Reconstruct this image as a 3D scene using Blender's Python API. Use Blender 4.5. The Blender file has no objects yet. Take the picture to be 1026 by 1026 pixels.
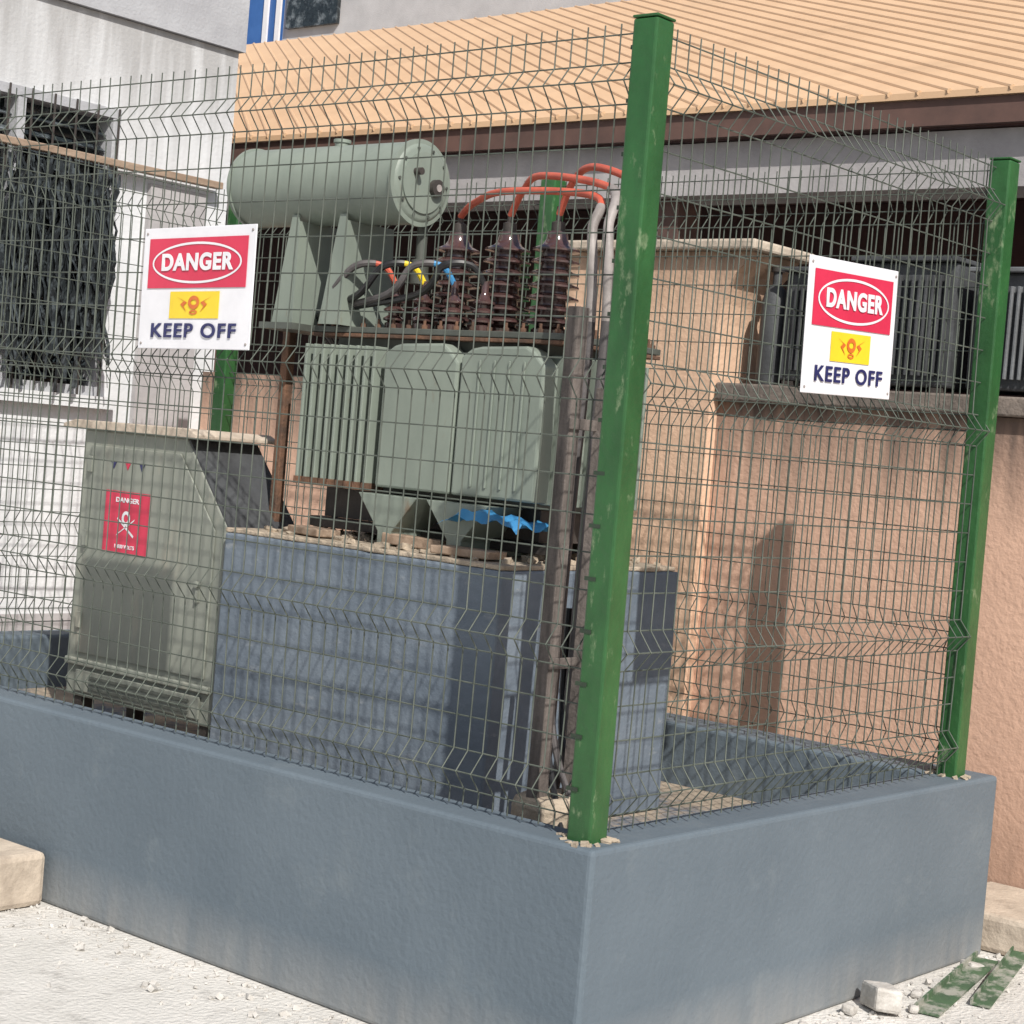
import bpy, bmesh, math, random
from mathutils import Vector, Matrix
random.seed(7)
S=bpy.context.scene
# ---------------------------------------------------------------- materials
def new_mat(name): 
    m=bpy.data.materials.new(name); m.use_nodes=True
    nt=m.node_tree; b=nt.nodes['Principled BSDF']; return m,nt,b
def mat(name,c1,c2=None,scale=6,rough=.7,bump=.0,bscale=60,metal=0,stretch=(1,1,1),c3=None,s3=2,lo=.35,hi=.65,lo3=.5,hi3=.6,spec=.4):
    m,nt,b=new_mat(name); N=nt.nodes; L=nt.links
    b.inputs['Roughness'].default_value=rough; b.inputs['Metallic'].default_value=metal
    b.inputs['Specular IOR Level'].default_value=spec
    tc=N.new('ShaderNodeTexCoord'); mp=N.new('ShaderNodeMapping'); L.new(tc.outputs['Object'],mp.inputs[0]); mp.inputs['Scale'].default_value=stretch
    c2=c2 or tuple(x*.8 for x in c1)
    n=N.new('ShaderNodeTexNoise'); n.inputs['Scale'].default_value=scale; n.inputs['Detail'].default_value=6; n.inputs['Roughness'].default_value=.65
    L.new(mp.outputs[0],n.inputs['Vector'])
    r=N.new('ShaderNodeValToRGB'); r.color_ramp.elements[0].position=lo; r.color_ramp.elements[1].position=hi
    r.color_ramp.elements[0].color=(*c2,1); r.color_ramp.elements[1].color=(*c1,1)
    L.new(n.outputs['Fac'],r.inputs[0]); out=r.outputs[0]
    if c3:
        n3=N.new('ShaderNodeTexNoise'); n3.inputs['Scale'].default_value=s3; n3.inputs['Detail'].default_value=8; n3.inputs['Roughness'].default_value=.7
        L.new(mp.outputs[0],n3.inputs['Vector'])
        r3=N.new('ShaderNodeValToRGB'); r3.color_ramp.elements[0].position=lo3; r3.color_ramp.elements[1].position=hi3
        L.new(n3.outputs['Fac'],r3.inputs[0])
        mx=N.new('ShaderNodeMix'); mx.data_type='RGBA'; L.new(r3.outputs[0],mx.inputs[0]); L.new(out,mx.inputs[6]); mx.inputs[7].default_value=(*c3,1); out=mx.outputs[2]
    L.new(out,b.inputs['Base Color'])
    if bump:
        nb=N.new('ShaderNodeTexNoise'); nb.inputs['Scale'].default_value=bscale; nb.inputs['Detail'].default_value=5
        L.new(tc.outputs['Object'],nb.inputs['Vector'])
        bp=N.new('ShaderNodeBump'); bp.inputs['Strength'].default_value=bump; bp.inputs['Distance'].default_value=.01
        L.new(nb.outputs['Fac'],bp.inputs['Height']); L.new(bp.outputs[0],b.inputs['Normal'])
    return m
def stain_mat(name,base,base2,stain,ztop,depth,bump=.4,zbot=None,rng=.45,rough=.85,sc=3,c3=None):
    """wall paint with weather stains running down from height ztop and rising from zbot"""
    m=mat(name,base,base2,sc,rough,bump,50,c3=c3,s3=4,lo3=.56,hi3=.80); nt=m.node_tree; N=nt.nodes; L=nt.links; b=N['Principled BSDF']
    src=b.inputs['Base Color'].links[0].from_socket
    tc=N.new('ShaderNodeTexCoord'); sp=N.new('ShaderNodeSeparateXYZ'); L.new(tc.outputs['Object'],sp.inputs[0])
    mp=N.new('ShaderNodeMapping'); mp.inputs['Scale'].default_value=(7,7,.7); L.new(tc.outputs['Object'],mp.inputs[0])
    n=N.new('ShaderNodeTexNoise'); n.inputs['Scale'].default_value=2; n.inputs['Detail'].default_value=8; L.new(mp.outputs[0],n.inputs['Vector'])
    mr=N.new('ShaderNodeMapRange'); mr.inputs['From Min'].default_value=ztop-depth; mr.inputs['From Max'].default_value=ztop; L.new(sp.outputs['Z'],mr.inputs['Value'])
    ml=N.new('ShaderNodeMath'); ml.operation='MULTIPLY'; L.new(mr.outputs[0],ml.inputs[0]); L.new(n.outputs['Fac'],ml.inputs[1])
    r=N.new('ShaderNodeMapRange'); r.inputs['From Min'].default_value=.12; r.inputs['From Max'].default_value=.5; L.new(ml.outputs[0],r.inputs['Value'])
    fac=r.outputs[0]
    if zbot is not None:
        m2=N.new('ShaderNodeMapRange'); m2.inputs['From Min'].default_value=zbot+rng; m2.inputs['From Max'].default_value=zbot; L.new(sp.outputs['Z'],m2.inputs['Value'])
        q=N.new('ShaderNodeMath'); q.operation='MULTIPLY'; L.new(m2.outputs[0],q.inputs[0]); L.new(n.outputs['Fac'],q.inputs[1])
        a=N.new('ShaderNodeMath'); a.operation='ADD'; a.use_clamp=True; L.new(fac,a.inputs[0]); L.new(q.outputs[0],a.inputs[1]); fac=a.outputs[0]
    mx=N.new('ShaderNodeMix'); mx.data_type='RGBA'; L.new(fac,mx.inputs[0]); L.new(src,mx.inputs[6]); mx.inputs[7].default_value=(*stain,1)
    L.new(mx.outputs[2],b.inputs['Base Color']); return m

M={}
M['blue']=stain_mat('blue_grey_paint',(.120,.152,.180),(.098,.127,.153),(.33,.32,.30),9,.1,.3,zbot=-.02,rng=.20,rough=.72,sc=1.6,c3=(.155,.185,.205))
M['blued']=mat('blue_plinth_paint',(.175,.21,.25),(.115,.145,.182),1.6,.8,.4,40,stretch=(1,1,2.5),c3=(.27,.29,.31),s3=7,lo3=.60,hi3=.75)
M['ground']=mat('sandy_concrete_ground',(.66,.64,.605),(.53,.515,.48),1.3,.95,1.0,60,c3=(.36,.345,.32),s3=9,lo3=.53,hi3=.75)
M['sand']=mat('sand_floor',(.40,.33,.25),(.24,.20,.16),5,.95,.8,60,c3=(.11,.13,.16),s3=3,lo3=.5,hi3=.6)
M['cement']=mat('cement',(.46,.38,.29),(.30,.25,.19),9,.95,.9,50)
M['green']=mat('green_post_paint',(.030,.118,.034),(.017,.070,.020),6,.40,.25,40,c3=(.20,.26,.15),s3=16,lo3=.58,hi3=.70,spec=.5,stretch=(1,1,.45))
M['wire']=mat('fence_wire',(.115,.13,.11),(.06,.072,.06),10,.6,spec=.25)
M['clip']=mat('clip_metal',(.03,.05,.03),(.02,.03,.02),10,.5)
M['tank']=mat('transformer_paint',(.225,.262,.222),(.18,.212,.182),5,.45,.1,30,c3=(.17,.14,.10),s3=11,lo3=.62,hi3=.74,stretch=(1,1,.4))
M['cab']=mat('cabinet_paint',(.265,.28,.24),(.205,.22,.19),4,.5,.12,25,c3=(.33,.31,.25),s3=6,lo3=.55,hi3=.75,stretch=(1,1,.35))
M['tankd']=mat('transformer_dark_paint',(.09,.10,.088),(.06,.065,.055),6,.6)  # darker tone of the tank paint, for tank body, lid and small fittings
M['rust']=mat('rusty_steel',(.17,.09,.055),(.07,.045,.033),14,.85,.5,60)
M['dark']=mat('dark_steel',(.06,.05,.045),(.03,.027,.025),9,.6,.2,50)
M['pole']=mat('weathered_steel_pole',(.17,.145,.13),(.07,.06,.055),9,.75,.5,50,stretch=(3,3,.5))
M['porc']=mat('brown_porcelain',(.085,.045,.042),(.05,.028,.027),10,.12,spec=.9)
M['red']=mat('red_cable',(.58,.12,.07),(.42,.08,.05),12,.45)
M['grey']=mat('grey_cable',(.34,.31,.295),(.20,.18,.17),12,.5)
M['greyd']=mat('dark_grey_cable',(.11,.10,.10),(.06,.055,.055),12,.5)
M['black']=mat('black_cable',(.02,.02,.022),(.012,.012,.012),12,.4)
M['bluecloth']=mat('blue_plastic',(.05,.25,.48),(.04,.19,.40),8,.45,.3,20)
M['peach']=stain_mat('peach_wall_paint',(.66,.43,.315),(.56,.36,.265),(.17,.12,.095),1.88,.65,zbot=.1,c3=(.50,.34,.26))
M['peachlt']=stain_mat('peach_pier_paint',(.70,.48,.34),(.62,.42,.29),(.30,.20,.14),2.45,.4)
M['ledge']=mat('weathered_ledge',(.24,.20,.17),(.10,.085,.075),6,.9,.5,50)
M['cap']=mat('cap_slab',(.55,.47,.38),(.36,.30,.24),8,.9,.5,50)
M['roof']=mat('tan_roof_sheet',(.66,.45,.28),(.60,.40,.245),1.5,.55,spec=.25,c3=(.50,.34,.21),s3=1.2,lo3=.55,hi3=.8)
M['maroon']=mat('maroon_with_eave_shade',(.085,.042,.038),(.055,.03,.03),3,.8)  # maroon kept very dark: veranda shade under the eave is in the colour
M['fascia']=mat('brown_fascia',(.14,.08,.065),(.09,.055,.047),4,.7)
M['beam']=mat('grey_beam',(.44,.425,.425),(.34,.325,.33),4,.8,.2)
M['white']=stain_mat('white_plaster',(.70,.715,.73),(.60,.615,.63),(.38,.38,.38),3.5,1.1,.3)
M['gband']=mat('grey_plaster_band',(.42,.43,.45),(.34,.345,.365),3,.85,.3)
M['upper']=mat('upper_grey',(.50,.50,.51),(.42,.42,.43),3,.85,.3)
M['glass']=mat('glass_painted_reflection',(.03,.04,.045),(.012,.015,.018),14,.25,.3,30,c3=(.20,.23,.25),s3=9,lo3=.5,hi3=.7,spec=.6)  # dark glass; grey-blue noise in the colour imitates a foliage reflection
M['timber']=mat('timber_rail',(.36,.27,.20),(.24,.17,.12),8,.8,.3,stretch=(.5,3,3))
M['plate']=mat('sign_white',(.76,.76,.79),(.68,.68,.71),6,.35)
M['sred']=mat('sign_red',(.62,.035,.085),(.54,.028,.07),6,.35)
M['syel']=mat('sign_yellow',(.80,.60,.03),(.72,.52,.03),6,.35)
M['snavy']=mat('sign_navy',(.02,.025,.11),(.02,.02,.09),6,.4)
M['sora']=mat('sign_orange',(.62,.16,.03),(.5,.1,.02),6,.4)
M['ac']=mat('ac_unit_dark',(.075,.08,.085),(.04,.042,.045),6,.6,.2)
M['acl']=mat('ac_unit_grey',(.18,.19,.20),(.12,.125,.13),6,.6,.2)
M['wblue']=mat('window_blue',(.05,.14,.38),(.03,.1,.3),2,.4)
M['stone']=mat('stone_chips',(.58,.56,.53),(.38,.36,.33),20,.9,.5,60)
M['net']=mat('shade_net',(.035,.045,.05),(.012,.014,.016),12,.7,c3=(.09,.11,.12),s3=20)
M['oldgreen']=mat('weathered_green_paint',(.07,.13,.065),(.05,.09,.05),9,.7,.3,40,c3=(.30,.30,.26),s3=12,lo3=.46,hi3=.58)
# ---------------------------------------------------------------- helpers
def root(name,loc=(0,0,0)):
    e=bpy.data.objects.new(name,None); e.location=loc; e.empty_display_size=.1; S.collection.objects.link(e); return e
class MB:
    def __init__(s): s.v=[]; s.f=[]
    def box(s,x0,x1,y0,y1,z0,z1):
        i=len(s.v); s.v+=[(x0,y0,z0),(x1,y0,z0),(x1,y1,z0),(x0,y1,z0),(x0,y0,z1),(x1,y0,z1),(x1,y1,z1),(x0,y1,z1)]
        s.f+=[tuple(i+k for k in q) for q in ((0,3,2,1),(4,5,6,7),(0,1,5,4),(1,2,6,5),(2,3,7,6),(3,0,4,7))]; return s
    def prism(s,prof,axis,a,b):
        n=len(prof); i=len(s.v)
        for h in (a,b):
            for p,q in prof:
                s.v.append({'x':(h,p,q),'y':(p,h,q),'z':(p,q,h)}[axis])
        s.f.append(tuple(range(i,i+n))); s.f.append(tuple(range(i+2*n-1,i+n-1,-1)))
        for k in range(n):
            l=(k+1)%n; s.f.append((i+k,i+n+k,i+n+l,i+l))
        return s
    def tube(s,pts,r,n=6,ref=None,cap=True):
        pts=[Vector(p) for p in pts]; m=len(pts); i=len(s.v)
        if not hasattr(r,'__len__'): r=[r]*m
        t0=(pts[1]-pts[0]).normalized()
        nrm=Vector(ref) if ref else (Vector((0,0,1)) if abs(t0.z)<.9 else Vector((1,0,0)))
        for k in range(m):
            a=pts[max(k-1,0)]; b=pts[min(k+1,m-1)]; t=(b-a).normalized()
            u=(nrm-t*nrm.dot(t)).normalized(); w=t.cross(u); nrm=u
            for j in range(n):
                an=2*math.pi*j/n; s.v.append(tuple(pts[k]+(u*math.cos(an)+w*math.sin(an))*r[k]))
        for k in range(m-1):
            for j in range(n):
                l=(j+1)%n; s.f.append((i+k*n+j,i+k*n+l,i+(k+1)*n+l,i+(k+1)*n+j))
        if cap:
            s.f.append(tuple(i+j for j in reversed(range(n)))); s.f.append(tuple(i+(m-1)*n+j for j in range(n)))
        return s
    def lathe(s,p,d,prof,n=32):
        p=Vector(p); d=Vector(d).normalized(); 
        ref=Vector((0,0,1)) if abs(d.z)<.9 else Vector((1,0,0)); u=(ref-d*ref.dot(d)).normalized(); w=d.cross(u); i=len(s.v)
        for h,r in prof:
            for j in range(n):
                an=2*math.pi*j/n; s.v.append(tuple(p+d*h+(u*math.cos(an)+w*math.sin(an))*max(r,1e-4)))
        for k in range(len(prof)-1):
            for j in range(n):
                l=(j+1)%n; s.f.append((i+k*n+j,i+k*n+l,i+(k+1)*n+l,i+(k+1)*n+j))
        s.f.append(tuple(i+j for j in reversed(range(n)))); s.f.append(tuple(i+(len(prof)-1)*n+j for j in range(n)))
        return s
    def obj(s,name,m,parent=None,bevel=0,smooth=False,recalc=True):
        me=bpy.data.meshes.new(name); me.from_pydata(s.v,[],s.f); me.update()
        if recalc:
            bm=bmesh.new(); bm.from_mesh(me); bmesh.ops.recalc_face_normals(bm,faces=bm.faces); bm.to_mesh(me); bm.free()
        o=bpy.data.objects.new(name,me); S.collection.objects.link(o); me.materials.append(M[m] if isinstance(m,str) else m)
        if parent: o.parent=parent
        if bevel:
            b=o.modifiers.new('bevel','BEVEL'); b.width=bevel; b.segments=2; b.limit_method='ANGLE'
        if smooth:
            for p in me.polygons: p.use_smooth=True
            try: me.set_sharp_from_angle(angle=math.radians(40))
            except Exception: pass
        return o
def rot_block(mb,c,size,rz,rx=0,ry=0,jit=0):
    i=len(mb.v); a,b,h=[q/2 for q in size]; R=Matrix.Rotation(rz,3,'Z')@Matrix.Rotation(ry,3,'Y')@Matrix.Rotation(rx,3,'X')
    for x,y,z in ((-a,-b,-h),(a,-b,-h),(a,b,-h),(-a,b,-h),(-a,-b,h),(a,-b,h),(a,b,h),(-a,b,h)):
        v=Vector((x,y,z))*(1+random.uniform(-jit,jit)); v=R@v+Vector(c); mb.v.append(tuple(v))
    mb.f+=[tuple(i+k for k in q) for q in ((0,3,2,1),(4,5,6,7),(0,1,5,4),(1,2,6,5),(2,3,7,6),(3,0,4,7))]
# ---------------------------------------------------------------- ground
g=MB(); g.v=[(-150,-150,0),(150,-150,0),(150,150,0),(-150,150,0)]; g.f=[(0,1,2,3)]; g.obj('ground','ground')
st=MB()
for k in range(1700):
    u=random.random()
    if u<.6:
        if random.random()<.5: x,y=-abs(random.gauss(0,.14))-.02,random.uniform(-.3,3)
        else: x,y=random.uniform(0,3),-abs(random.gauss(0,.13))-.02
    else: x,y=random.uniform(-1.6,2.6),random.uniform(-1.5,3)
    if x>-.01 and y>-.01: continue
    r=random.uniform(.0015,.006) if random.random()<.93 else random.uniform(.007,.013)
    rot_block(st,(x,y,r*.5),(r*2,r*1.6,r*1.3),random.random()*6,random.random(),random.random(),.25)
st.obj('gravel','stone')
# ---------------------------------------------------------------- low enclosure wall
W=root('enclosure_wall')
XR,YL=2.20,3.9; th=.16; tb=.20; H=.60
prof=[(0,0),(XR,0),(XR,YL),(0,YL)]; inn=[(th,th),(XR-tb,th),(XR-tb,YL-th),(th,YL-th)]
w=MB(); 
for z in (0,H):
    for p in prof+inn: w.v.append((*p,z))
for k in range(4):
    l=(k+1)%4
    w.f+=[(k,l,8+l,8+k),(4+k,12+k,12+l,4+l),(8+k,8+l,12+l,12+k),(k,4+k,4+l,l)]
wo=w.obj('masonry_kerb','blue',W)
wo.modifiers.new('b','BEVEL').width=.014; wo.modifiers['b'].segments=3
f=MB(); f.box(th+.002,XR-tb-.002,th+.002,YL-th-.002,0,.38); f.obj('inner_floor','sand',W)
# ---------------------------------------------------------------- fence
F=root('wire_mesh_fence')
FX0,FY0,FX1,FY1=.085,.085,2.02,3.80
z0,z1=.63,2.56; folds=[.70,1.06,1.72,2.44]; fh,fd=.05,.040
def off(z):
    o=0
    for c in folds: o=max(o,fd*(1-abs(z-c)/fh))
    return o
def panel(name,a,b,nrm):
    a=Vector(a);b=Vector(b);n=Vector(nrm); L=(b-a).length; d=(b-a)/L; mb=MB()
    zs=[z0-.02]
    for c in folds: zs+=[c-fh,c,c+fh]
    zs+=[2.1,z1+.025]; zs=sorted(zs)
    k=int(L/.05)
    ph=random.random()*6
    def bow(s,z): return .009*math.sin(s*3+ph)*math.sin((z-z0)*2.1)
    for i in range(k+1):
        s=(L-k*.05)/2+i*.05; s2=s+random.uniform(-.002,.002)
        mb.tube([tuple(a+d*s2+n*(off(z)+bow(s,z)) +Vector((0,0,z))) for z in zs],.0021,5,ref=tuple(n),cap=False)
    hz=[]
    for c in folds: hz+=[c-fh,c,c+fh]
    lim=[(z0,folds[0]-fh)]+[(folds[j]+fh,folds[j+1]-fh) for j in range(3)]+[(folds[3]+fh,z1)]
    for p,q in lim:
        m=max(1,round((q-p)/.10))
        for j in range(1,m): hz.append(p+(q-p)*j/m)
    hz+=[z1]
    for z in hz:
        pts=[tuple(a+d*(L*j/12)+n*(off(z)-.004+bow(L*j/12,z))+Vector((0,0,z))) for j in range(13)]
        mb.tube(pts,.0021,5,ref=(0,0,1),cap=False)
    mb.obj(name,'wire',F,smooth=True)
panel('panel_front_left',(FX0,FY0+.040,0),(FX0,FY1-.045,0),(-1,0,0))
panel('panel_front_right',(FX0+.040,FY0,0),(FX1-.045,FY0,0),(0,-1,0))
panel('panel_back_1',(FX1,FY0+.045,0),(FX1,1.92,0),(1,0,0))
panel('panel_back_2',(FX1,2.0,0),(FX1,FY1-.045,0),(1,0,0))
panel('panel_far',(FX0+.045,FY1,0),(FX1-.045,FY1,0),(0,1,0))
def post(name,x,y,top=2.585,lean=(0,0)):
    mb=MB(); h=.036; zz=[H-.02,1.2,1.9,top]; i=0
    for z in zz:
        e=(z-H)/(top-H)
        for a,b in ((-h,-h),(h,-h),(h,h),(-h,h)): mb.v.append((x+a+lean[0]*e,y+b+lean[1]*e,z))
    mb.f=[(0,3,2,1),(12,13,14,15)]
    for r in range(3):
        for k in range(4): l=(k+1)%4; mb.f.append((r*4+k,r*4+l,r*4+4+l,r*4+4+k))
    mb.obj(name,'green',F,.006)
    c=MB(); c.box(x-h-.002+lean[0],x+h+.002+lean[0],y-h-.002+lean[1],y+h+.002+lean[1],top+.001,top+.008); c.obj(name+'_cap','green',F,.003)
post('post_1',FX0,FY0,lean=(-.008,.006)); post('post_2',FX1,FY0,lean=(-.02,0)); post('post_3',FX1,1.96); post('post_4',FX1,FY1-.02); post('post_5',FX0,FY1)
cl=MB()
for k in range(15):
    z=.72+k*.128; px,py=FX0,FY0
    cl.box(px-.040,px-.0365,py+.012,py+.046,z,z+.010)
cl.obj('clips','clip',F)
gr=MB()
for k in range(36):
    px,py=(FX0,FY0) if k<22 else (FX1,FY0); a=random.random()*6.28; q=random.uniform(.045,.075); r=random.uniform(.004,.011)
    rot_block(gr,(px+q*math.cos(a),py+q*math.sin(a),H+r*.3),(r*2.4,r*1.9,r),a,.2,.2,.3)
gr.obj('mortar_bits','cement',F)
# ---------------------------------------------------------------- signs
def text(body,width,height,loc,m,parent,offset=.0,extr=.0008,sp=1.0):
    c=bpy.data.curves.new(body,'FONT'); c.body=body; c.align_x='CENTER'; c.align_y='CENTER'; c.size=.1; c.offset=offset; c.extrude=extr; c.space_character=sp
    o=bpy.data.objects.new('text_'+body.lower().replace(' ','_'),c); S.collection.objects.link(o); c.materials.append(M[m])
    bpy.context.view_layer.update(); dx,dy=o.dimensions.x,o.dimensions.y
    o.parent=parent; o.location=loc; o.scale=(width/dx,height/dy,1); return o
def ring(cx,cy,a,b,t,z,n=48):
    mb=MB()
    for j in range(n):
        an=2*math.pi*j/n
        for q in (0,1): mb.v.append((cx+(a-t*q)*math.cos(an),cy+(b-t*q)*math.sin(an),z))
    for j in range(n):
        l=(j+1)%n; mb.f.append((2*j,2*l,2*l+1,2*j+1))
    return mb
def danger_sign(loc,xax,zax,tilt,w=.50,h=.36):
    e=root('danger_sign'); X=Vector(xax);Z=Vector(zax);Y=Z.cross(X)
    R=Matrix((X,Y,Z)).transposed().to_4x4(); e.matrix_world=Matrix.Translation(loc)@R@Matrix.Rotation(tilt,4,'Z')
    MB().box(-w/2,w/2,-h/2,h/2,-.004,0).obj('plate','plate',e,.002)
    MB().box(-w*.44,w*.44,h*.0,h*.41,.0012,.0024).obj('red_panel','sred',e)
    ring(0,h*.205,w*.40,h*.17,.007,.0040).obj('oval_border','plate',e,recalc=False)
    text('DANGER',w*.64,h*.145,(0,h*.205,.0046),'plate',e,.0042,sp=1.12)
    MB().box(-w*.22,w*.22,-h*.25,-h*.03,.0012,.0024).obj('yellow_panel','syel',e)
    mb=MB()
    for sx in (-1,1):
        i=len(mb.v); mb.v+=[(sx*w*.16,-h*.07,.0040),(sx*w*.09,-h*.11,.0040),(sx*w*.12,-h*.135,.0040),(sx*w*.06,-h*.2,.0040),(sx*w*.09,-h*.15,.0040),(sx*w*.06,-h*.12,.0040)]
        mb.f.append(tuple(range(i,i+6)))
    mb.obj('lightning','sora',e,recalc=False)
    ring(0,-h*.12,w*.05,h*.055,.012,.0042).obj('skull','sora',e,recalc=False)
    ring(0,-h*.20,w*.035,h*.02,.005,.0042).obj('jaw','sora',e,recalc=False)
    text('KEEP OFF',w*.76,h*.12,(0,-h*.355,.0030),'snavy',e,.0022,sp=1.15)
    mb=MB()
    for a in (-1,1):
        for b in (-1,1): mb.lathe((a*w*.47,b*h*.455,0),(0,0,1),[(0,.004),(.002,.004),(.003,.002)],8)
    mb.obj('bolts','grey',e); return e
danger_sign((.028,1.640,1.925),(0,-1,0),(-1,0,0),math.radians(1))
danger_sign((1.03,.028,1.945),(1,0,0),(0,-1,0),math.radians(2),w=.49,h=.37)
e=root('yellow_warning_plate'); 
MB().box(1.965,1.971,3.36,3.56,1.09,1.33).obj('plate','syel',e); MB().box(1.961,1.9635,3.39,3.53,1.23,1.26).obj('stripe','sred',e); MB().box(1.961,1.9635,3.39,3.53,1.14,1.17).obj('stripe_2','sred',e)
# ---------------------------------------------------------------- plinth
P=root('concrete_plinth'); px0,px1,py0,py1,pz=.62,1.54,.88,2.10,1.175
MB().box(px0,px1,py0,py1,.381,pz).obj('body','blued',P,.008)
t=MB()
def edge(a,b,m): return [(a[0]+(b[0]-a[0])*k/m,a[1]+(b[1]-a[1])*k/m) for k in range(m)]
pts=edge((px0,py0),(px1,py0),14)+edge((px1,py0),(px1,py1),16)+edge((px1,py1),(px0,py1),14)+edge((px0,py1),(px0,py0),18)
cx,cy=(px0+px1)/2,(py0+py1)/2
pp=[]
for x,y in pts:
    k=1+random.uniform(-.03,.006); pp.append((cx+(x-cx)*k,cy+(y-cy)*k))
t.prism(pp,'z',pz+.001,pz+.016); t.obj('mortar_top','cement',P,.004)
sd=MB()
for k in range(150):
    x=random.uniform(px0+.03,px1-.03);y=random.uniform(py0+.03,py1-.03); r=random.uniform(.004,.02)
    rot_block(sd,(x,y,pz+.016+r*.4),(r*2,r*1.5,r),random.random()*6,.2,.2,.3)
sd.obj('mortar_crumbs','cement',P)
# ---------------------------------------------------------------- transformer
T=root('electrical_transformer')
tx0,tx1,ty0,ty1,tz0,tz1=.88,1.30,.98,1.90,1.355,1.86
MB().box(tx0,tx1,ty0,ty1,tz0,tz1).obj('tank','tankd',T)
fi=MB()
for k in range(9):
    yy=1.96-k*.040; fi.box(.79,tx0-.001,yy-.006,yy+.006,tz0+.015,tz1-.03)
for k in range(16):
    yy=1.94-k*.062; fi.box(tx1+.001,tx1+.09,yy-.006,yy+.006,tz0+.015,tz1-.03)
for k in range(10):
    xx=.895+k*.043; fi.box(xx-.006,xx+.006,.895,ty0-.001,tz0+.015,tz1-.03)
for k in range(10):
    xx=.895+k*.043; fi.box(xx-.006,xx+.006,ty1+.001,1.985,tz0+.015,tz1-.03)
fi.obj('cooling_fins','tank',T,.003)
rb=MB()
for k in range(9):
    yy=1.96-k*.040; rb.box(.786,tx0-.002,yy-.0075,yy+.0075,tz0+.003,tz0+.028)
rb.obj('rusted_fin_feet','rust',T)
pn=MB()
for a,b in ((1.275,1.595),(.925,1.262)):
    m=(a+b)/2
    pn.prism([(a,tz0+.02),(b,tz0+.02),(b,tz1-.05),(b-.04,tz1-.025),(m+.09,tz1-.018),(m-.09,tz1-.012),(a+.05,tz1-.025),(a,tz1-.07)],'x',.795,.870)
pn.obj('radiator_panels','tank',T,.008)
rl=MB()
for yy in (1.0,1.06,1.12,1.18): rl.box(.789,.7945,yy-.004,yy+.004,tz0+.05,tz1-.06)
rl.obj('panel_ribs','tank',T,.002)
MB().box(.83,1.35,.90,1.98,tz1+.0,tz1+.012).obj('flange','rust',T,.002)
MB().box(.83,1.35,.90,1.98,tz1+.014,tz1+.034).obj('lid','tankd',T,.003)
b=MB()
for k in range(16):
    for x in (.845,1.335): b.lathe((x,.925+k*.069,tz1+.034),(0,0,1),[(0,.010),(.012,.010),(.013,.005),(.028,.005)],8)
for k in range(7):
    for y in (.915,1.965): b.lathe((.88+k*.07,y,tz1+.034),(0,0,1),[(0,.010),(.012,.010),(.013,.005),(.028,.005)],8)
b.obj('lid_bolts','rust',T)
s=MB(); 
for yy in (1.20,1.50):
    s.prism([(yy-.13,tz0-.002),(yy+.13,tz0-.002),(yy+.03,tz0-.12),(yy+.03,1.1925),(yy-.03,1.1925),(yy-.03,tz0-.12)],'x',.76,1.42)
s.obj('skid_brackets','tank',T,.003)
s=MB()
for xx in (.90,1.24): s.box(xx,xx+.06,.93,1.99,1.215,1.25)
s.obj('skid_rails','dark',T,.003)
MB().box(.93,1.25,1.0,1.95,1.252,tz0-.003).obj('undertank_frame','dark',T)
# conservator
cX,cZ,cR=.87,2.37,.134
c=MB(); c.lathe((cX,1.56,cZ),(0,1,0),[(0,cR-.02),(.004,cR-.012),(.015,cR),(.018,cR),(.80,cR),(.82,cR-.02),(.83,cR-.06)],64); c.obj('conservator_drum','tank',T,smooth=True)
c=MB()
for y in (1.57,2.35): c.lathe((cX,y,cZ),(0,1,0),[(-.002,cR-.01),(0,cR+.007),(.012,cR+.007),(.014,cR-.01)],64)
c.obj('conservator_rims','tank',T,smooth=True)
c=MB(); c.lathe((cX,1.56,cZ),(0,-1,0),[(0,cR-.035),(.006,cR-.035),(.007,cR-.05)],48); c.obj('end_cover','tank',T,smooth=True)
c=MB(); c.lathe((cX+.05,1.555,cZ-.01),(0,-1,0),[(0,.028),(.02,.028),(.021,.020)],20); c.lathe((cX-.045,1.555,cZ+.03),(0,-1,0),[(0,.012),(.03,.012)],12); c.obj('oil_gauge','dark',T,smooth=True)
c=MB(); c.lathe((cX+.05,1.5338,cZ-.01),(0,-1,0),[(0,.012),(.002,.012)],20); c.obj('gauge_dial','grey',T)
c=MB()
for k in range(10):
    an=2*math.pi*k/10; c.lathe((cX+.112*math.cos(an),1.562,cZ+.112*math.sin(an)),(0,-1,0),[(0,.005),(.007,.005)],6)
c.obj('cover_bolts','tankd',T)
c=MB(); c.lathe((cX,1.95,cZ+cR-.01),(0,0,1),[(0,.025),(.02,.025),(.021,.030),(.032,.030)],16); c.obj('filler_cap','tank',T,smooth=True)
for i,yy in enumerate((1.80,2.03)):
    c=MB(); c.prism([(.78,tz1+.035),(1.02,tz1+.035),(1.0,2.240),(.78,2.240)],'y',yy,yy+.008)
    c.prism([(yy+.009,tz1+.036),(yy+.105,tz1+.036),(yy+.040,2.262),(yy+.009,2.262)],'x',.782,.790)
    c.obj('support_plate_%d'%(i+1),'tank',T)
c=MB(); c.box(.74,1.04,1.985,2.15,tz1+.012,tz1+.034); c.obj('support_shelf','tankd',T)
c=MB(); c.tube([(.95,1.62,2.25),(.95,1.62,2.12),(.96,1.60,2.05),(.98,1.58,1.90)],.018,12); c.lathe((.95,1.62,2.09),(0,0,1),[(-.04,.03),(.04,.03)],14); c.obj('buchholz_pipe','tankd',T,smooth=True)
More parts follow.
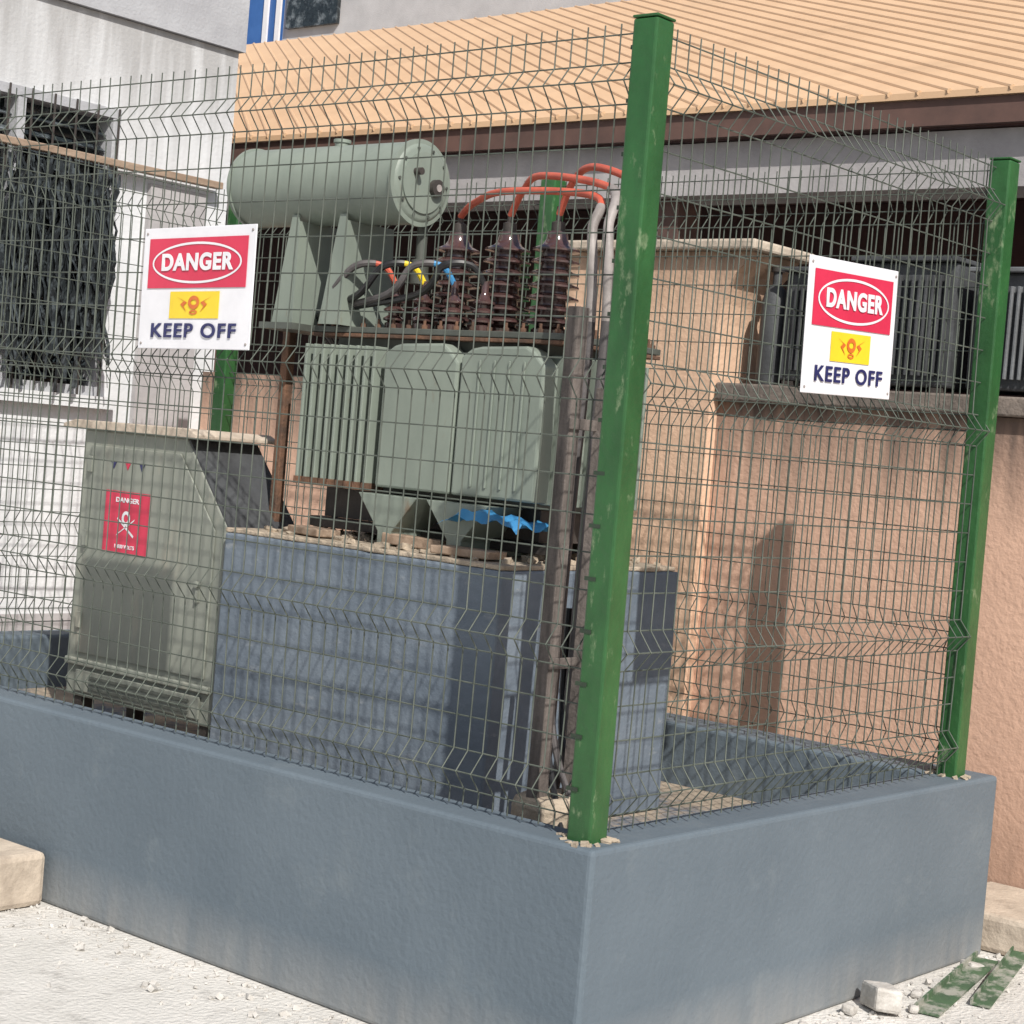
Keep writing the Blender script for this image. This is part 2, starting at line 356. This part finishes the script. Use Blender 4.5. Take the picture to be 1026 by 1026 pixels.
# HV bushings
hv=[(1.0,1.50),(1.0,1.285),(1.0,1.085)]
for i,(x,y) in enumerate(hv):
    pr=[(0,.06),(.02,.06),(.03,.045)]
    for k in range(7):
        z=.035+k*.038; R=.088-.0022*k; pr+=[(z,.044),(z+.006,R),(z+.012,R),(z+.025,.046)]
    pr+=[(.305,.035),(.33,.032)]
    c=MB(); c.lathe((x,y,tz1+.034),(0,0,1),pr,28); c.obj('insulator_%d'%(i+1),'porc',T,smooth=True)
    c=MB(); c.lathe((x,y,tz1+.034),(0,0,1),[(.33,.022),(.36,.022),(.365,.010),(.41,.010)],14); c.obj('terminal_%d'%(i+1),'dark',T,smooth=True)
for i in range(4):
    y=1.40-i*.13+.32
    pr=[(0,.03),(.02,.03)]
    for k in range(3): pr+=[(.025+k*.03,.02),(.03+k*.03,.036),(.036+k*.03,.036),(.046+k*.03,.02)]
    pr+=[(.125,.012),(.16,.012)]
    c=MB(); c.lathe((.90,y-.05,tz1+.034),(0,0,1),pr,18); c.obj('lv_bushing_%d'%(i+1),'porc',T,smooth=True)
def bez(ctrl,m=28):
    out=[]; P=[Vector(c) for c in ctrl]; n=len(P)
    for i in range(n-1):
        p0=P[max(i-1,0)];p1=P[i];p2=P[i+1];p3=P[min(i+2,n-1)]
        for k in range(m):
            t=k/m; out.append(tuple(.5*((2*p1)+(p2-p0)*t+(2*p0-5*p1+4*p2-p3)*t*t+(3*p1-p0-3*p2+p3)*t**3)))
    out.append(tuple(P[-1])); return out
C=root('power_cables')
ends=[(.66,.68),(.63,.60),(.66,.54)]
for i,((x,y),(ex,ey)) in enumerate(zip(hv,ends)):
    up=[(x,y,2.28),(x-.05,y-.10,2.315+.012*i),(x-.15,y-.32,2.33+.01*i)] if i==0 else [(x,y,2.28),(x-.04,y-.08,2.33+.025*i),(x-.12,y-.22,2.36+.02*i)]
    tail=[(ex+.10,ey+.08,2.29+.015*i),(ex+.01,ey+.01,2.18)]
    full=bez(up+tail+[(ex-.005,ey-.015,2.05),(ex,ey-.02,1.85),(ex-.03,ey-.03,1.3),(ex-.05,ey-.04,.8),(ex-.06-.05*i,ey-.04,.45)],10)
    cut=34 if i==0 else (30 if i==1 else 32); c2=58
    MB().tube(full[:cut+1],.0115,10).obj('red_core_%d'%(i+1),'red',C,smooth=True)
    MB().tube(full[cut:c2+1],.0150,10).obj('sheathed_cable_%d'%(i+1),'grey',C,smooth=True)
    MB().tube(full[c2:],.0155,10).obj('cable_tail_%d'%(i+1),'greyd',C,smooth=True)
cols=['red','syel','bluecloth','black']
for i in range(4):
    y=1.67-i*.13
    A=bez([(.90,y,2.04),(.86,y+.03,2.10),(.80,y+.10,2.09),(.80,y+.20,2.0),(.90,2.00+.01*i,1.93),(1.02,2.02+.01*i,1.80),(1.05,2.02+.01*i,1.45),(1.05,2.02,1.22)],10)
    MB().tube(A[:14],.010,8).obj('phase_lead_%d'%(i+1),cols[i],C,smooth=True)
    MB().tube(A[13:],.012,8).obj('lv_cable_%d'%(i+1),'black' if i%2 else 'greyd',C,smooth=True)
for k in range(3):
    A=bez([(.50+.05*k,.60,1.1),(.48+.05*k,.58,.85),(.46+.04*k,.52,.70),(.40+.09*k,.40,.5)],8)
    MB().tube(A,.010,8).obj('tail_cable_%d'%(k+1),['black','greyd','black'][k],C,smooth=True)
# steel poles
PO=root('steel_cable_pole'); 
m=MB(); m.prism([(.39,.49),(.435,.49),(.435,.498),(.398,.498),(.398,.530),(.39,.530)],'z',.38,1.93); m.obj('angle_leg','pole',PO,.002)
m=MB(); m.prism([(.50,.46),(.530,.46),(.530,.467),(.507,.467),(.507,.495),(.50,.495)],'z',.38,1.72); m.obj('angle_leg_2','pole',PO,.002)
m=MB(); 
for z in (.95,1.6): m.box(.38,.54,.4810,.4885,z,z+.03)
m.obj('crossbars','pole',PO,.002)
m=MB(); m.prism([(.36,.44),(.45,.40),(.60,.42),(.62,.56),(.50,.62),(.38,.58)],'z',.38,.60); 
m.obj('concrete_footing','cement',PO,.03)
P2=root('rusty_steel_post'); MB().box(.885,.920,2.15,2.185,.382,2.24).obj('shaft','rust',P2,.004); MB().box(.87,.94,2.135,2.205,.382,.40).obj('base_plate','rust',P2); MB().box(.88,.93,2.145,2.195,2.2405,2.255).obj('saddle','rust',P2)
# blue plastic + boards under tank
cb=MB(); nx,ny=12,16
for i in range(nx+1):
    for j in range(ny+1):
        x=.70+i*.022; y=.90+j*.020; cb.v.append((x,y,1.30+.012*math.sin(i*1.1+j*.6)+.006*math.sin(j*1.7)+random.uniform(-.001,.001)-(.02 if i==0 else 0)+.035*math.sin(j/ny*3.1)*(1-i/nx)))
for i in range(nx):
    for j in range(ny): a=i*(ny+1)+j; cb.f.append((a,a+1,a+ny+2,a+ny+1))
cb.obj('blue_plastic_sheet','bluecloth',smooth=True)
dr=MB(); rot_block(dr,(.80,1.40,1.213),(.05,.22,.035),.2,.03); rot_block(dr,(.74,1.80,1.208),(.09,.20,.025),-.25); rot_block(dr,(.72,1.10,1.209),(.10,.22,.025),.1); dr.obj('timber_offcuts','timber',bevel=.004)
# ---------------------------------------------------------------- feeder cabinet
K=root('electrical_cabinet'); kx0,kx1=.66,.98
pr=[(2.14,.50),(2.955,.50),(2.955,1.475),(2.38,1.475),(2.14,1.19)]
m=MB(); m.prism(pr,'x',kx0,kx1); m.obj('housing','cab',K,.006)
m=MB(); m.prism([(2.30,1.477),(3.05,1.477),(3.05,1.490),(2.98,1.508),(2.34,1.508),(2.30,1.490)],'x',kx0-.03,kx1+.03); m.obj('roof_lid','cap',K,.003)
m=MB()
m.v=[(kx0+.004,2.128,1.185),(kx1-.004,2.128,1.185),(kx1-.004,2.370,1.472),(kx0+.004,2.370,1.472),(kx0+.004,2.136,1.178),(kx1-.004,2.136,1.178),(kx1-.004,2.378,1.465),(kx0+.004,2.378,1.465)]
m.f=[(0,1,2,3),(4,7,6,5),(0,4,5,1),(1,5,6,2),(2,6,7,3),(3,7,4,0)]; m.obj('sloped_dark_panel','ac',K)
m=MB(); m.prism([(2.19,.66),(2.905,.66),(2.905,1.42),(2.40,1.42),(2.19,1.17)],'x',kx0-.008,kx0-.001); m.obj('door','cab',K,.003)
m=MB(); m.box(kx0-.02,kx0-.001,2.15,2.95,.615,.64); m.box(kx0-.012,kx0-.001,2.20,2.89,.52,.60); m.obj('lower_rail','cab',K,.004)
m=MB()
for z in (.535,.555,.575): m.box(kx0-.018,kx0-.0125,2.25,2.80,z,z+.009)
m.obj('vent_slats','tankd',K)
m=MB(); m.lathe((kx0-.009,2.25,.98),(-1,0,0),[(0,.012),(.015,.012),(.016,.007)],14); m.box(kx0-.022,kx0-.0085,2.238,2.25,.92,.96); 
m.obj('lock','cab',K)
m=MB()
for z in (.75,1.05,1.32): m.box(kx0-.018,kx0-.0085,2.88,2.905,z,z+.06)
m.obj('hinges','cab',K,.003)
m=MB()
for y in (2.16,2.87):
    for x in (kx0+.01,kx1-.06): m.box(x,x+.05,y,y+.05,.381,.4985)
m.obj('legs','dark',K)
ds=root('red_danger_label')
X=Vector((0,-1,0));Z=Vector((-1,0,0));Y=Z.cross(X)
ds.matrix_world=Matrix.Translation((kx0-.0095,2.665,1.155))@Matrix((X,Y,Z)).transposed().to_4x4()
MB().box(-.125,.125,-.11,.11,0,.002).obj('label_plate','sred',ds)
text('DANGER',.13,.018,(0,.078,.003),'plate',ds,.002)
ring(0,.015,.024,.026,.012,.0035).obj('skull','plate',ds,recalc=False)
m=MB(); 
for sgn in (-1,1):
    i=len(m.v); m.v+=[(-.05,sgn*-.03-.02,.0035),(-.046,sgn*-.03-.014,.0035),(.05,sgn*.03-.014,.0035),(.046,sgn*.03-.022,.0035)]; m.f.append((i,i+1,i+2,i+3))
m.obj('crossbones','plate',ds,recalc=False); text('11000 VOLTS',.11,.014,(0,-.088,.003),'plate',ds,.001)
for i,(y,c) in enumerate(((2.76,'snavy'),(2.68,'sred'),(2.60,'snavy'))):
    m=MB(); m.prism([(y-.016,1.370),(y+.016,1.370),(y,1.342)],'x',kx0-.0105,kx0-.0085); m.obj('phase_triangle_%d'%(i+1),c,K)
# ---------------------------------------------------------------- peach boundary wall & ledge
B=root('peach_boundary_wall'); XW=2.75
MB().box(XW,XW+.18,-6,9,0,1.80).obj('wall','peach',B)
MB().box(XW-.04,XW+.40,-6,1.595,1.803,1.875).obj('ledge_slab','ledge',B,.008)
m=MB(); pr=[(1.60,.12),(2.45,.12),(2.45,2.40),(1.46,2.40)]
for k in range(1,7):
    a=k/6*math.pi/2; pr.append((1.46+.14*math.sin(a),2.36-.34*(1-math.cos(a))))
m.prism(pr,'x',XW-.06,XW+.30); m.obj('pier','peachlt',B)
m=MB(); m.box(XW-.11,XW+.36,1.42,2.52,2.403,2.445); m.obj('pier_cap','cap',B,.01)
m=MB(); m.box(2.25,XW-.002,-6,.25,0,.13); m.obj('footing_step','cap',B,.02)
def condenser(y0,y1,z1,m1,fins):
    e=root('condenser_unit'); z0=1.90
    MB().box(2.80,3.08,y0,y1,z0,z1).obj('casing',m1,e,.01)
    f=MB(); n=int((y1-y0-.04)/.028)
    for k in range(n): y=y0+.03+k*.028; f.box(2.776,2.799,y-.005,y+.005,z0+.04,z1-.05)
    f.obj('fins',fins,e,.002)
    MB().box(2.770,3.09,y0-.01,y1+.01,z1+.002,z1+.02).obj('top_cover',fins,e,.004)
    g=MB(); g.box(2.80,2.84,y0+.02,y0+.07,1.877,1.899); g.box(2.80,2.84,y1-.07,y1-.02,1.877,1.899); g.obj('feet','dark',e)
    return e
condenser(1.10,1.36,2.33,'ac','ac'); condenser(.62,1.05,2.37,'ac','ac'); condenser(.05,.55,2.33,'ac','acl'); condenser(-.75,-.05,2.30,'ac','ac')
e=root('gas_cylinder'); MB().lathe((2.86,1.44,1.877),(0,0,1),[(0,.05),(.01,.055),(.34,.055),(.39,.04),(.41,.018),(.46,.018)],20).obj('body','ac',e,smooth=True); MB().lathe((2.86,1.44,2.338),(0,0,1),[(0,.028),(.02,.028),(.03,.01)],12).obj('valve','dark',e,smooth=True)
# ---------------------------------------------------------------- veranda building behind
V=root('veranda_building')
EX,EZ,RX,RZ=4.0,3.30,7.7,5.03; YA,YB=-5,15; tp=(RZ-EZ)/(RX-EX)
m=MB(); m.prism([(EX,EZ),(RX,RZ),(RX+3.7,EZ),(RX+3.7,EZ-.03),(RX,RZ-.03),(EX,EZ-.03)],'y',YA,YB); m.obj('roof','roof',V)
m=MB(); yy=YA-4.6
while yy<YB:
    pts=[]; ya,yb=yy,yy+(RX-EX)/.776; s0,s1=0,1
    if ya<YA: s0=(YA-ya)/(yb-ya)
    if yb>YB: s1=(YB-ya)/(yb-ya)
    if s1>s0+.02:
        for s_ in (s0,s1):
            x=EX+(RX-EX)*s_; pts.append((x,ya+(yb-ya)*s_,EZ+(x-EX)*tp-.003))
        m.tube(pts,.013,8)
    yy+=.15
m.obj('roof_ribs','roof',V,smooth=True)
MB().box(EX+.02,EX+.06,YA,YB,EZ-.15,EZ-.032).obj('fascia','fascia',V)
MB().box(EX+.10,EX+.40,YA,YB,EZ-.42,EZ-.16).obj('beam','beam',V)
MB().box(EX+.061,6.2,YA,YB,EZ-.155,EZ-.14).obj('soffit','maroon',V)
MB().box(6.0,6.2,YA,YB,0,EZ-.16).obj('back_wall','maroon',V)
m=MB()
for y in (-3,-.2,2.9,6.5,10): m.box(EX+.18,EX+.38,y,y+.24,0,EZ-.422)
m.obj('columns','fascia',V)
m=MB()
for y in (-2,.8,3.6,6.4): m.box(5.95,5.998,y,y+.95,.1,2.2)
m.obj('doors','fascia',V)
# ---------------------------------------------------------------- white building, left
Wb=root('white_building'); WY=4.8; WX=2.82
wx0,wx1,wz0,wz1=.35,2.10,1.62,3.02
m=MB(); m.box(-4,wx0,WY,WY+.2,0,3.46); m.box(wx1,WX,WY,WY+.2,0,3.46); m.box(wx0,wx1,WY,WY+.2,0,wz0); m.box(wx0,wx1,WY,WY+.2,wz1,3.46); m.box(WX-.2,WX,WY+.2,9,0,3.46); m.obj('walls','white',Wb)
MB().box(-4.02,WX+.02,WY-.03,9,3.463,6.5).obj('upper_storey','gband',Wb)
MB().box(wx0,wx1,WY+.12,WY+.14,wz0,wz1).obj('window_glass','glass',Wb)
m=MB(); t=.045
m.box(wx0,wx1,WY-.015,WY+.11,wz1-t,wz1); m.box(wx0,wx1,WY-.015,WY+.11,wz0,wz0+t)
for x in (wx0,.93,1.51,wx1-t): m.box(x,x+t,WY-.012,WY+.10,wz0+t+.001,wz1-t-.001)
m.obj('window_frame','gband',Wb)
m=MB(); z=wz0+.07
while z<wz1-.06: m.prism([(WY+.03,z),(WY+.09,z+.035),(WY+.094,z+.03),(WY+.034,z-.005)],'x',wx0+.05,wx1-.05); z+=.075
m.obj('louvres','glass',Wb)
m=MB(); 
for k in range(14): x=wx0+.1+k*.125; m.tube([(x,WY-.03,wz0),(x,WY-.03,wz1)],.006,6)
m.obj('burglar_bars','dark',Wb)
MB().box(wx0-.06,wx1+.06,WY-.06,WY-.016,wz0-.06,wz0-.001).obj('sill','white',Wb)
m=MB(); m.box(-4,2.72,WY-.08,WY-.032,2.735,2.770); m.obj('timber_rail','timber',Wb,.004)
MB().box(2.30,2.66,WY-.03,WY-.002,.6,2.70).obj('grey_panel','beam',Wb)
MB().box(-4,WX,WY-.02,WY-.002,.0,.55).obj('wall_base','beam',Wb)
nt_=MB()
for k in range(210):
    x=random.uniform(1.42,2.02); zt=2.72-random.random()*.16; zb=random.uniform(1.62,2.3); ph=random.random()*6; yb=WY-.09-random.random()*.06
    pts=[(x+.028*math.sin(ph+q*1.3)+random.uniform(-.010,.010),yb,zt+(zb-zt)*q/8) for q in range(9)]
    i=len(nt_.v); wd=random.uniform(.004,.018)
    for p in pts: nt_.v+=[(p[0]-wd,p[1],p[2]),(p[0]+wd,p[1]+.012,p[2])]
    for q in range(8): nt_.f.append((i+2*q,i+2*q+1,i+2*q+3,i+2*q+2))
nt_.obj('hanging_shade_net','net',recalc=False)
# ---------------------------------------------------------------- far building
D=root('background_building')
MB().box(12,20,4,26,0,11).obj('walls','upper',D)
MB().box(11.93,11.998,14.75,15.6,6.2,7.9).obj('window_blue','wblue',D)
m=MB(); m.box(11.90,11.928,14.95,15.03,6.2,7.9); m.box(11.90,11.928,14.72,14.80,6.2,7.9); m.obj('window_frame','plate',D)
MB().box(11.94,11.998,13.75,14.65,6.5,7.9).obj('window_dark','glass',D)
# ---------------------------------------------------------------- loose things outside
kb=MB(); kb.box(-.22,-.02,2.07,2.62,0.0,.17); kb.obj('kerb_block','cap',bevel=.02)
rb=MB()
for c,s in (((1.33,-.10,.04),(.13,.085,.07)),((1.46,-.05,.022),(.06,.05,.04)),((1.22,-.06,.015),(.05,.04,.03)),((1.95,-.09,.02),(.08,.06,.04)),((1.40,-.17,.012),(.04,.03,.025)),((1.55,-.10,.012),(.05,.035,.022)),((.98,-.05,.01),(.04,.03,.02))): rot_block(rb,c,s,random.random(),.1,.1,.12)
rb.obj('concrete_rubble','stone',bevel=.012)
ai=MB()
def flat(mb,a,b,w,h):
    a=Vector(a);b=Vector(b);d=(b-a).normalized();s=d.cross(Vector((0,0,1))).normalized(); n=s.cross(d); i=len(mb.v)
    for e in (a,b):
        for p,q in ((0,0),(w,0),(w,h*.25),(h*.3,h*.25),(h*.3,h),(0,h)): mb.v.append(tuple(e+s*p+n*q))
    mb.f+=[tuple(i+k for k in range(6)),tuple(i+11-k for k in range(6))]+[(i+k,i+6+k,i+6+(k+1)%6,i+(k+1)%6) for k in range(6)]
flat(ai,(1.40,-.17,.004),(2.02,-.06,.035),.075,.025); flat(ai,(1.62,-.24,.004),(2.16,-.12,.05),.06,.018)
ai.obj('green_angle_iron','oldgreen')
# ---------------------------------------------------------------- light
sd_=Vector((.53,.848,-.93)).normalized()
sun=bpy.data.lights.new('sun','SUN'); sun.energy=5.0; sun.angle=math.radians(.5); sun.color=(1,.955,.89)
so=bpy.data.objects.new('sun',sun); S.collection.objects.link(so); so.rotation_euler=sd_.to_track_quat('-Z','Y').to_euler()
Wd=bpy.data.worlds.new('World'); S.world=Wd; Wd.use_nodes=True; nt=Wd.node_tree
sk=nt.nodes.new('ShaderNodeTexSky'); sk.sky_type='NISHITA'; sk.sun_disc=False; sk.dust_density=2; sk.air_density=1
sv=-sd_; sk.sun_elevation=math.asin(sv.z); sk.sun_rotation=math.atan2(sv.x,sv.y)
bg=nt.nodes['Background']; bg.inputs[1].default_value=.10; nt.links.new(sk.outputs[0],bg.inputs[0])
# ---------------------------------------------------------------- camera
az=math.radians(39.9); Fw=Vector((math.cos(az),math.sin(az),0)); Rt=Vector((math.sin(az),-math.cos(az),0)); U=Vector((0,0,1))
p=math.radians(1.93); th_=math.radians(4.9)
fw=Fw*math.cos(p)-U*math.sin(p); up=U*math.cos(p)+Fw*math.sin(p)
cx_=Rt*math.cos(th_)+up*math.sin(th_); cy_=-Rt*math.sin(th_)+up*math.cos(th_)
cam=bpy.data.cameras.new('camera'); co=bpy.data.objects.new('camera',cam); S.collection.objects.link(co)
co.matrix_world=Matrix.Translation((-3.463,-2.557,1.53))@Matrix((cx_,cy_,-fw)).transposed().to_4x4()
cam.sensor_width=36; cam.lens=64.2; cam.clip_end=1000; cam.clip_start=.05
S.camera=co
S.view_settings.view_transform='Standard'; S.view_settings.look='None'; S.view_settings.exposure=0
